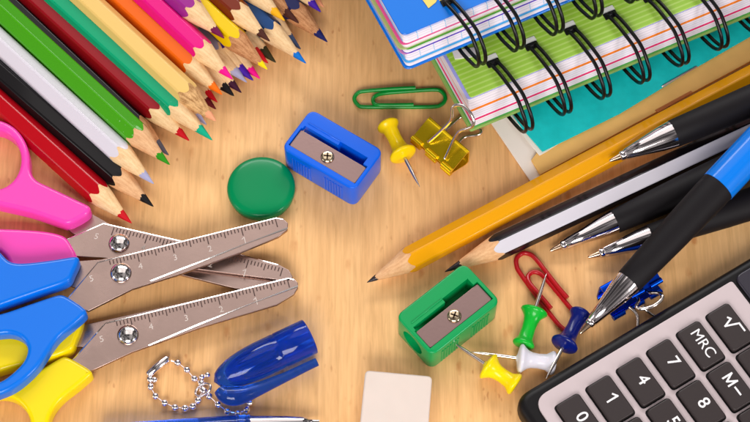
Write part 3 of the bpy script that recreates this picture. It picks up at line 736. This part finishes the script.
def notebook(corner, zc, e1px, label, layers, W, Dp, holes_px, zring, ringpts, name='spiral_notebook', ring_n=7, ring_step=None, holebits=None, rad=3.0):
    """corner: px of the front-left corner of the top cover, height zc. layers (top to bottom):
       (part, material, thickness, left offset, forward offset). local x along the front edge, y backwards"""
    o = P(*corner, zc); d = P(corner[0]+e1px[0], corner[1]+e1px[1], zc)-o
    M = frame((o.x, o.y, 0), d)
    root = thing(name, label, 'notebook', 'spiral notebooks in the pile', M=M)
    z = zc; jit = random.Random(3)
    for part, m, th, lo, fo in layers:
        n = max(1, int(round(th/.55))) if part == 'pages' else 1
        if n == 1:
            ol = round_poly([(-lo, -fo), (W, -fo), (W, Dp), (-lo, Dp)], [rad, 0, 0, 3], 6)
            prism(part, m, root, ol, z-th, z, min(.12, th*.4), world=False, res=1)
            z -= th+.02
        else:
            bm = bmesh.new(); (lo0, lo1), (fo0, fo1) = lo, fo; prev = None
            for k in range(n+1):
                q = k/n; l = lo0+(lo1-lo0)*q+jit.uniform(-.05, .05); f = fo0+(fo1-fo0)*q+jit.uniform(-.04, .04)
                row = [bm.verts.new((p[0], p[1], z-th*q)) for p in round_poly([(-l, -f), (W, -f), (W, Dp), (-l, Dp)], [rad*.8, 0, 0, 3], 5)]
                if prev:
                    for i in range(len(row)): bm.faces.new((prev[i], prev[(i+1) % len(row)], row[(i+1) % len(row)], row[i]))
                else: bm.faces.new(row)
                prev = row
            bm.faces.new(prev[::-1]); z -= th
            from_bm(bm, 'page_block', m, root, sharp=30)
            z -= .02
    inv = M.inverted()
    for i, (hx, hy) in enumerate(holes_px):
        hp = inv @ P(hx, hy, zc)
        bm = bmesh.new()
        for off in (-1.05, 1.05):
            pts = [(hp.x+off*(.75 if k > len(ringpts)-4 else 1.0)+1.7*max(0, min(1, f/14)), hp.y-f, zc+dz*(.86 if dz < -4 else 1)) for k, (f, dz) in enumerate(ringpts)]
            add_tube(bm, catmull(pts, 6), .55, 12)
        # joined end lying in the punched slot
        add_tube(bm, [(hp.x-1.05, hp.y, zc+ringpts[0][1]), (hp.x+1.05, hp.y, zc+ringpts[0][1])], .55, 12)
        from_bm(bm, 'wire_ring', WIREB, root, sharp=60)
        if holebits:
            bm = bmesh.new()
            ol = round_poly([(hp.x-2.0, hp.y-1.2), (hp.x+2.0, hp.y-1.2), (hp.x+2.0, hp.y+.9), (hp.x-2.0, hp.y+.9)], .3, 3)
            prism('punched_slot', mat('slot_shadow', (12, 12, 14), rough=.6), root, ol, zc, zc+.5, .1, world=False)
            ol = round_poly([(hp.x-2.0, hp.y+.95), (hp.x+2.2, hp.y+.95), (hp.x+2.2, hp.y+2.7), (hp.x-1.8, hp.y+2.7)], .2, 3)
            prism('slot_edge', holebits, root, ol, zc-.01, zc+.25, .1, world=False)
            bm.free()
    return root, M
ringG = [(0, .3), (1.2, 1.0), (4, 1.7), (8, 2.0), (13.5, 1.4), (17.8, -.9), (20.2, -4.2), (20.6, -8), (19, -11.6), (15.2, -14.6), (10, -15.9), (5, -15.7), (1, -14.6), (-1.2, -13)]
GREENTOP = lined_material('green_ruled_sheet', (152, 198, 56), (178, 212, 98), 1.6, .34, axis=1, rough=.45)
ORGD = mat('orange_divider', (252, 128, 14), rough=.5); MAGD = mat('magenta_divider', (228, 10, 100), rough=.5); GRD = mat('olive_green_cover', (142, 178, 92), rough=.5)
LILAC = mat('lilac_divider', (160, 160, 226), rough=.5); GREEN2 = mat('green_back_cover', (70, 160, 70), rough=.5)
ZG = 20.0
nbG, MG = notebook((470.5, 98), ZG, (69, -28.3), 'spiral notebook with lime green ruled cover lying under the blue spiral notebook',
  [('front_cover', GREENTOP, .3, 0, 0), ('divider', LILAC, .2, .9, .1), ('pages', PAPER, 3.3, (.9, .9), (.3, 1.7)), ('divider', ORGD, .6, .9, 2.1), ('pages', PAPERS[2], 3.2, (.6, .6), (1.9, 3.0)), ('divider', MAGD, .5, .9, 3.3),
   ('pages', PAPERS[0], 2.6, (.6, .6), (3.1, 3.6)), ('divider', GREEN2, .4, .8, 3.9), ('back_cover', GRD, .9, 1.6, 4.4)],
  150, 110, [(493, 63), (531.5, 46), (570.7, 30.2), (610, 15), (649, -2), (688, -18), (727, -34)], ZG, ringG, holebits=mat('slot_paper', (214, 214, 206), rough=.6), rad=.9)
# the blue notebook on top
ZB = 37.0
ringB = [(0, .3), (1.2, 1.0), (4, 1.7), (8, 2.0), (13, 1.4), (16.5, -.9), (18.4, -4.2), (18.6, -8), (17.2, -11.8), (14, -14.3), (10, -15.4), (5, -15.2), (1, -14.2), (-1.2, -13)]
BLUEC = mat('blue_notebook_cover', (0, 116, 220), rough=.3, coat=.3, bump=.03, bscale=200)
GRIDP = lined_material('grid_paper', (238, 230, 242), (120, 190, 236), 4.4, .16, axis=0, rough=.6, line2=(2, (216, 212, 230), .8, .16))
PINKD = mat('pink_divider', (226, 80, 140), rough=.5); GRND = mat('green_divider', (92, 168, 70), rough=.5); PURD = mat('purple_divider', (92, 60, 190), rough=.5); CYD = mat('light_blue_divider', (74, 170, 236), rough=.5)
OLVD = mat('pale_olive_divider', (170, 186, 120), rough=.5); MAUV = mat('mauve_divider', (206, 130, 190), rough=.5)
nbB, MB_ = notebook((402, 36), ZB, (70, -29.2), 'spiral notebook with glossy blue cover lying on top of the notebook pile',
  [('front_cover', BLUEC, .6, 0, 0), ('pages', GRIDP, 1.9, (-.3, .1), (.6, 1.4)), ('divider', PINKD, .35, .9, 1.7), ('pages', PAPER, 1.1, (.2, .2), (1.6, 1.9)), ('divider', OLVD, .5, 1.6, 2.0), ('divider', GRND, .3, .3, 2.4), ('pages', PAPERS[2], 1.3, (0, .2), (2.1, 2.4)),
   ('divider', PURD, .3, .3, 2.7), ('divider', MAUV, .4, 1.1, 2.4), ('pages', GRIDP, 2.2, (0, 0), (2.5, 3.4)), ('divider', CYD, .9, .5, 3.7), ('pages', PAPER, 1.2, (.1, .2), (3.5, 3.9)), ('back_cover', BLUEC, .8, .9, 4.5)],
  170, 120, [(447.5, 1.5), (486, -14), (525, -30), (564, -46), (603, -62)], ZB, ringB, holebits=mat('slot_card', (240, 206, 110), rough=.6), rad=2.2)
# small white tab on the green cover under the blue notebook
pt = px_poly([(452, 51), (477, 46.5), (479, 56), (455, 59)], ZG+.35)
prism('page_tab', mat('white_tab', (232, 222, 224), rough=.5), nbG, [((MG.inverted() @ Vector((x, y, 0))).x, (MG.inverted() @ Vector((x, y, 0))).y) for x, y in pt], ZG+.02, ZG+.35, .05, world=False)
# sticky note corner on blue cover
pt = px_poly([(417, -8), (440, -8), (436, 2), (428.5, 8)], ZB+.3)
st_ = thing('sticky_note', 'pale yellow paper note lying on the blue notebook cover at the top edge', 'note', loc=P(428, -5, 0))
prism('paper', mat('note_paper', (244, 210, 110), rough=.6), st_, pt, ZB+.05, ZB+.3, .05)

# teal notepad with kraft backing at the bottom of the pile
pad = thing('notepad', 'notepad with teal cover, white sheets and tan kraft back under the green notebook', 'notepad', loc=P(600, 110, 0))
prism('sheet', mat('pad_white', (242, 232, 222), rough=.7, var=.03), pad, px_poly([(470, 92), (494, 127), (531, 181.5), (800, 36), (760, -60), (560, -20)], .9), .25, .9, .1)
prism('kraft_back', mat('kraft_card', (232, 184, 108), rough=.75, var=.08, vscale=250, bump=.1), pad, px_poly([(548, 138), (531.5, 159.5), (540.5, 174.5), (800, 34.5), (770, -30), (600, 20)], 2.2), 1.0, 2.2, .15)
prism('sheet_edge', mat('pad_white2', (232, 226, 214), rough=.7), pad, px_poly([(486, 85), (514, 124), (539.5, 155.5), (546, 152), (700, 50), (600, 20)], 2.6), 2.3, 2.6, .08)
prism('teal_cover', mat('teal_card', (20, 196, 196), rough=.55, var=.16, vscale=420, bump=.2, bscale=700), pad, px_poly([(492, 85), (522, 128), (542.5, 151.5), (620, 113.5), (690, 71), (800, 8), (770, -60), (600, -20)], 3.1), 2.7, 3.1, .1)
bm = bmesh.new(); add_tube(bm, [P(662, 86.8, 3.0), P(664, 85.5, 3.35), P(680, 76.3, 3.35), P(695, 67.8, 3.35), P(696.5, 66.8, 3.0)], .3, 8)
from_bm(bm, 'staple', mat('staple_metal', (226, 206, 210), rough=.3, metal=.9), pad, world=True)
prism('kraft_tab', mat('kraft_tab_card', (186, 112, 60), rough=.7), pad, px_poly([(655, 110), (691, 90.5), (693, 92.5), (658, 112.5)], 2.4), 2.1, 2.4, .08)

# ------------------------------------------------------------------ pens
CHROME = mat('pen_chrome', (222, 214, 214), rough=.1, metal=1., rvar=.03)
GRIP = mat('pen_rubber', (20, 16, 19), rough=.6, bump=.05, bscale=1200, spec=.25)
def pen(tip, cone_end, far, zt, zc, zfar, label, r0=3.8, r1=5.0, barrel=None, glen=None, wing=False, group='black pens in the pile'):
    t = P(*tip, zt); c = P(*cone_end, zc); f = P(*far, zfar)
    M = frame(t, f-t); inv = M.inverted()
    cl = (inv @ c).x; fl = (inv @ f).x
    root = thing('ballpoint_pen', label, 'pen', group, M=M)
    bm = bmesh.new()
    add_lathe(bm, [(0, -.05), (.3, 0), (.42, .25), (.5, .6), (.6, 1.2), (.95, 3.2), (1.0, 3.6)], 24, axis='x')
    from_bm(bm, 'writing_point', mat('pen_point', (206, 176, 150), rough=.2, metal=1.), root)
    bm = bmesh.new()
    add_lathe(bm, [(.9, 3.3), (1.3, 3.5), (1.4, 4.0), (1.45, 4.6), (1.25, 4.75), (1.55, 4.9), (r0*.62, 4.9+(cl-4.9)*.35), (r0*.88, 4.9+(cl-4.9)*.72), (r0*.985, cl-.8), (r0, cl), (r0-.3, cl+.1)], 48, axis='x')
    from_bm(bm, 'chrome_tip', CHROME, root, sharp=60)
    g = glen or 45
    bm = bmesh.new()
    add_lathe(bm, [(r0-.4, cl+.02), (r0-.02, cl+.03), (r0+.1, cl+.35), (r0+(r1-r0)*.35, cl+g*.2), (r0+(r1-r0)*.7, cl+g*.5), (r1, cl+g*.9), (r1, cl+g), (r1-.3, cl+g+.05)], 48, axis='x')
    from_bm(bm, 'rubber_grip', GRIP, root, sharp=60)
    bm = bmesh.new()
    r2 = r1+.12
    add_lathe(bm, [(r2-.4, cl+g+.02), (r2, cl+g+.1), (r2, cl+g+30), (r2-.3, cl+g+55), (r2-.6, cl+g+56), (0, cl+g+56)], 48, axis='x')
    from_bm(bm, 'barrel', barrel or mat('black_barrel', (24, 22, 26), rough=.25, coat=.4), root, sharp=60)
    return root
pen((609.5, 161), (673.8, 134.5), (760, 97), 8.6, 11.2, 13, 'black pen with chrome tip resting on the yellow pencil', r0=4.0, r1=4.9, glen=50)
pen((550, 251), (614.5, 221.3), (720, 174), 2.2, 4.2, 5.2, 'black pen with chrome tip lying beside the striped pencil', r0=3.35, r1=5.0)
pen((588, 257.4), (650, 236), (752, 203.5), 2.2, 4.1, 5.0, 'black pen with chrome tip crossed over by the blue pen', r0=3.5, r1=4.9)
pen((580, 333.5), (628.6, 282), (719, 185.5), 7.2, 10.5, 16.5, 'blue pen with black rubber grip and long chrome tip lying over the other pens', r0=3.8, r1=5.0, group=None,
    barrel=mat('blue_barrel', (0, 120, 226), rough=.28, coat=.3), glen=37.5)

# ------------------------------------------------------------------ calculator
ZK = 9.0
kc = P(670.8, 364, ZK); ka = P(670.8+29.85, 364-18.1, ZK)-kc
MC = frame((kc.x, kc.y, 0), ka)           # x towards the display, y to the left of the calculator; keys step along -y
calc = thing('calculator', 'black and silver pocket calculator lying at the lower right corner', 'calculator', M=MC)
invC = MC.inverted()
def L2(px, py, z): v = invC @ P(px, py, z); return (v.x, v.y)
x0, yl = L2(536, 396.5, 8.6)
_, yl2 = L2(690, 307, 8.6)
yl = (yl+yl2)/2
xs0 = L2(538, 398, 8.6)[0]-1.5; xs1 = L2(731.7, 280, 8.6)[0]
yo = (L2(560, 370, 6)[1]+L2(700, 290.2, 6)[1])/2; xo = L2(519, 404, 5)[0]-1.5
print('CALC', xs0, xs1, yl, yo, xo)
CASE = mat('calculator_case', (14, 11, 13), rough=.45, spec=.3, bump=.04, bscale=500)
FACE = mat('calculator_face', (206, 190, 192), rough=.42, metal=.25, var=.02, vscale=900, bump=.04, bscale=2500)
WID = 74
ol = round_poly([(xo, yo-WID-8), (xs1+48, yo-WID-8), (xs1+48, yo), (xo, yo)], [5, 5, 5, 5.5], 8)
prism('case', CASE, calc, ol, 0, 7.9, 2.2, world=False, res=5)
ol = round_poly([(xs0, yl-WID), (xs1, yl-WID), (xs1, yl), (xs0, yl)], [4.5, 1, 1, 4.5], 8)
prism('faceplate', FACE, calc, ol, 7.8, 8.6, .18, world=False)
ol = round_poly([(xs1+1.0, yl-WID), (xs1+40, yl-WID), (xs1+40, yl+.6), (xs1+1.0, yl+.6)], 2.5, 6)
prism('display_surround', mat('display_surround', (46, 42, 52), rough=.3, coat=.3), calc, ol, 7.7, 8.9, .5, world=False)
ol = round_poly([(xs1+6, yl-WID+5), (xs1+34, yl-WID+5), (xs1+34, yl-4.5), (xs1+6, yl-4.5)], 2, 6)
prism('display_window', mat('display_glass', (14, 14, 18), rough=.08, coat=.6), calc, ol, 8.7, 9.05, .1, world=False)
KEYM = mat('key_plastic', (48, 39, 39), rough=.42, bump=.12, bscale=900, spec=.5)
WELL = mat('key_gap', (8, 7, 8), rough=.6); LEG = mat('key_print', (240, 236, 238), rough=.5)
PA = ka.length; PB = (P(670.8+28.8, 364+42.2, ZK)-kc).length
KW, KH = 7.35, 12.5
STROKES = {'ROOT': [[(-2.6, .25), (-1.9, .75), (-.9, -1.9), (.4, 1.9), (2.9, 1.9)]],
           '1': [[(-1.0, .75), (.15, 1.55), (.15, -1.75)]],
           'M\u2013': [[(-2.9, -1.45), (-2.9, 1.45), (-1.6, -1.1), (-.3, 1.45), (-.3, -1.45)], [(.9, -.15), (3.3, -.15)]]}
ROWS = [[(-3, '0', 3.9), (-2, '1', 3.9), (-1, '4', 3.9), (0, '7', 3.9), (1, 'MRC', 3.4), (2, 'ROOT', 3)], [(-3, '', 4), (-2, '2', 3.9), (-1, '5', 3.9), (0, '8', 3.9), (1, 'M\u2013', 3.7), (2, '', 3.5)]]+[[(r, '', 3) for r in range(-3, 3)]]*2
for cidx, col in enumerate(ROWS):
    for r, s, size in col:
        cx, cy = r*PA, -cidx*PB
        ol = round_poly([(-KW/2, -KH/2), (KW/2, -KH/2), (KW/2, KH/2), (-KW/2, KH/2)], 1.1, 6)
        k = prism('key', KEYM, calc, ol, 8.4, 10.1, .35, world=False, res=4)
        k.location = Vector((cx, cy, 0))*MM
        ol = round_poly([(-KW/2-.42, -KH/2-.42), (KW/2+.42, -KH/2-.42), (KW/2+.42, KH/2+.42), (-KW/2-.42, KH/2+.42)], 1.3, 6)
        prism('key_gap', WELL, k, ol, 8.45, 8.68, .03, world=False)
        if not s: continue
        me = stroke_mesh(STROKES[s], .26) if s in STROKES else text_mesh(s, size*1.25, bold=0 if s == 'MRC' else .008)
        # text x runs along the key's -y, text up along +x
        me.transform(Matrix(((0, 1, 0, .6), (-1, 0, 0, .0), (0, 0, 1, 10.13), (0, 0, 0, 1))))
        finish_mesh(me, 'legend', LEG, k)

# ------------------------------------------------------------------ eraser
er = prism('eraser', mat('white_eraser', (222, 206, 196), rough=.62, var=.06, vscale=110, bump=.1, bscale=260, sss=.15), None,
     round_poly([(p[0], p[1]) for p in px_poly([(365.3, 369.8), (432.3, 376), (427.5, 440), (424, 500), (351.5, 495), (359, 432)], 9.5)], [1.4, 1.4, 0, 1.4, 1.4, 0], 6), 0, 9.6, .6, world=False, res=4)
props(er, 'white block eraser with soft corners at the lower edge of the picture', 'eraser')

# ------------------------------------------------------------------ pen cap with ball chain
CAPM = mat('translucent_blue', (48, 112, 255), rough=.05, trans=.89, ior=1.35)
o_ = P(309.5, 336.5, 5.2); c_ = P(213.5, 382, 5.2)
M = frame(o_, o_-c_); LC = (o_-c_).length
cap = thing('pen_cap', 'translucent blue pen cap with pocket clip and silver ball chain', 'pen cap', M=M)
R = 5.15
bm = bmesh.new()
def nose(rmax, x0, x1, n=14):     # bullet nose from the full radius at x0 to the tip at x1
    return [(rmax*math.sqrt(max(0, 1-(k/n)**2.4)), x0+(x1-x0)*(k/n)) for k in range(n+1)]
outer = [(R-.25, .12), (R-.05, .05), (R, -.2), (R, -9.0), (R-.14, -9.2), (R-.14, -9.5), (R-.02, -9.7)]+nose(R-.04, -13, -LC+.1)
inner = [(R-.7, .1), (R-.8, -.2), (R-.85, -9)]+nose(R-.9, -13, -LC+3.2)
add_lathe(bm, inner[::-1]+outer, 64, axis='x')
from_bm(bm, 'cap_body', CAPM, cap, sharp=60)
# longitudinal ribs inside the blue shell
bm = bmesh.new()
for k in range(10):
    a = 2*math.pi*k/10+.2
    add_tube(bm, [((R-1.35)*0-10.5, (R-1.0)*math.cos(a), (R-1.0)*math.sin(a)), (-LC+8, (R-2.2)*math.cos(a), (R-2.2)*math.sin(a))], .22, 6)
from_bm(bm, 'inner_ribs', mat('deep_blue_rib', (4, 20, 120), rough=.2, trans=.2), cap)
inv = M.inverted()
def capw(px, py, z): return inv @ P(px, py, z)
path = catmull([capw(219, 389, 5.5), capw(225, 394.5, 5.2), capw(236, 396, 4.6), capw(252, 391.5, 4.2), capw(282, 378.5, 3.6), capw(307, 366.5, 3.2), capw(317, 361.8, 3.2)], 6)
bm = bmesh.new(); n = len(path)
add_tube(bm, path, [1.2+1.5*math.exp(-((i/n-.30)/.26)**2) for i in range(n)], 18)
from_bm(bm, 'pocket_clip', CAPM, cap)
# ball chain
SIL = mat('chain_metal', (240, 230, 230), rough=.12, metal=1.)
balls = [(177.9, 362.9), (187, 370), (194.4, 378.8), (201.5, 383.5), (203, 390), (198, 400.6), (192.8, 406.4), (185, 408.2), (175, 407.4), (164.7, 403), (155.5, 396.2), (150.7, 387), (150.2, 379.5)]
run2 = [(202, 377), (207.5, 375)]
run3 = [(204, 391), (209.2, 396.2), (218, 404.5), (227.4, 411.6), (238, 413.6), (246.8, 410), (249.7, 403)]
bm = bmesh.new()
for seq in (balls, run3):
    pts = [capw(x, y, 1.1) for x, y in seq]
    add_tube(bm, pts, .22, 6)
    for p in pts: add_ball(bm, p, 1.12)
for x, y in run2: add_ball(bm, capw(x, y, 1.6), .92)
add_ball(bm, capw(154.8, 380, 1.1), .95)
add_tube(bm, [capw(171, 360.5, 1.4), capw(177.9, 362.9, 1.1)], .22, 6)
from_bm(bm, 'ball_chain', SIL, cap, sharp=60)
bm = bmesh.new()
add_tube(bm, [capw(147.4, 376.5, 1.2), capw(148.6, 374.8, 1.25), capw(158, 366, 1.3), capw(167, 359.2, 1.3), capw(169.5, 359.2, 1.3)], [.5, 1.1, 1.25, 1.3, .9], 14)
from_bm(bm, 'chain_clasp', SIL, cap, sharp=60)
bm = bmesh.new()
ring = [capw(203+7.5*math.cos(a), 390+5.5*math.sin(a)-3*math.cos(a), 2.0+1.6*math.cos(a)) for a in [2*math.pi*k/24 for k in range(24)]]
add_tube(bm, ring, .42, 8, closed=True)
from_bm(bm, 'cap_ring', SIL, cap, sharp=60)

# blue pen at the bottom edge
t = P(319.5, 421, 3.4); f = P(150, 433.5, 4.2)
M = frame(t, f-t)
bp_ = thing('ballpoint_pen', 'translucent blue pen with silver tip lying along the bottom edge of the picture', 'pen', M=M)
bm = bmesh.new(); add_lathe(bm, [(0, 0), (.35, .05), (.55, 1.5), (.9, 3.0), (1.3, 3.3), (1.6, 4.6), (2.2, 9), (2.75, 15), (3.0, 18.6), (2.7, 18.7)], 40, axis='x')
from_bm(bm, 'silver_tip', CHROME, bp_, sharp=50)
bm = bmesh.new(); add_lathe(bm, [(2.7, 18.6), (3.1, 18.7), (3.2, 19.2), (3.0, 19.6), (3.2, 20), (3.25, 22), (3.1, 22.4), (3.3, 22.8), (3.4, 40), (3.5, 58), (3.2, 60), (0, 60)], 40, axis='x')
from_bm(bm, 'barrel', CAPM, bp_, sharp=50)

# ------------------------------------------------------------------ light
w = bpy.data.worlds.new('World'); SC.world = w; w.use_nodes = True
bg = w.node_tree.nodes['Background']; bg.inputs['Color'].default_value = (1, .97, .95, 1); bg.inputs['Strength'].default_value = 1.0
# invented surround: noise of light and dark patches for the metal to reflect
wt = w.node_tree; wtc = wt.nodes.new('ShaderNodeTexCoord'); wn = wt.nodes.new('ShaderNodeTexNoise')
wn.inputs['Scale'].default_value = 2.6; wn.inputs['Detail'].default_value = 1.5
wt.links.new(wtc.outputs['Generated'], wn.inputs['Vector'])
wr = wt.nodes.new('ShaderNodeValToRGB'); wt.links.new(wn.outputs['Fac'], wr.inputs[0])
wr.color_ramp.elements[0].position = .40; wr.color_ramp.elements[0].color = (.035, .032, .034, 1)
wr.color_ramp.elements[1].position = .60; wr.color_ramp.elements[1].color = (.42, .40, .40, 1)
wt.links.new(wr.outputs[0], bg.inputs['Color'])
def area(name, loc, target, sx, sy, power, color=(1, 1, 1)):
    l = bpy.data.lights.new(name, 'AREA'); l.shape = 'RECTANGLE'; l.size = sx; l.size_y = sy; l.energy = power; l.color = color
    o = bpy.data.objects.new(name, l); COL.objects.link(o); o.location = loc
    o.rotation_euler = (Vector(target)-Vector(loc)).to_track_quat('-Z', 'Y').to_euler()
    return o
area('softbox_key', (-.06, -.74, .60), (0, 0, 0), .50, .36, 7.3, (1, .975, .95))
area('softbox_back', (.02, .76, .60), (0, 0, 0), .84, .20, 5.6, (1, .98, .96))
area('blade_fill_overhead', (0, .46, .96), (0, 0, 0), .80, .60, 1.45, (1, .95, .93))  # added lamp that lifts the flat steel blades
area('softbox_left', (-.76, -.30, .24), (0, 0, 0), .20, .36, .8, (1, .97, .95))
area('softbox_right', (.68, -.52, .38), (0, 0, 0), .16, .30, 2.4, (1, .98, .97))

# ------------------------------------------------------------------ camera and render
cd = bpy.data.cameras.new('Camera'); cam = bpy.data.objects.new('Camera', cd); COL.objects.link(cam)
cam.location = CAM*MM; cam.rotation_euler = (TILT, 0, 0)
cd.lens = LENS; cd.sensor_width = 36; cd.sensor_fit = 'HORIZONTAL'; cd.clip_start = .01; cd.clip_end = 20
cd.dof.use_dof = True; cd.dof.focus_distance = .503; cd.dof.aperture_fstop = 40
SC.camera = cam
SC.view_settings.view_transform = 'Standard'; SC.view_settings.look = 'None'; SC.view_settings.exposure = 0; SC.view_settings.gamma = 1
SC.render.engine = 'CYCLES'
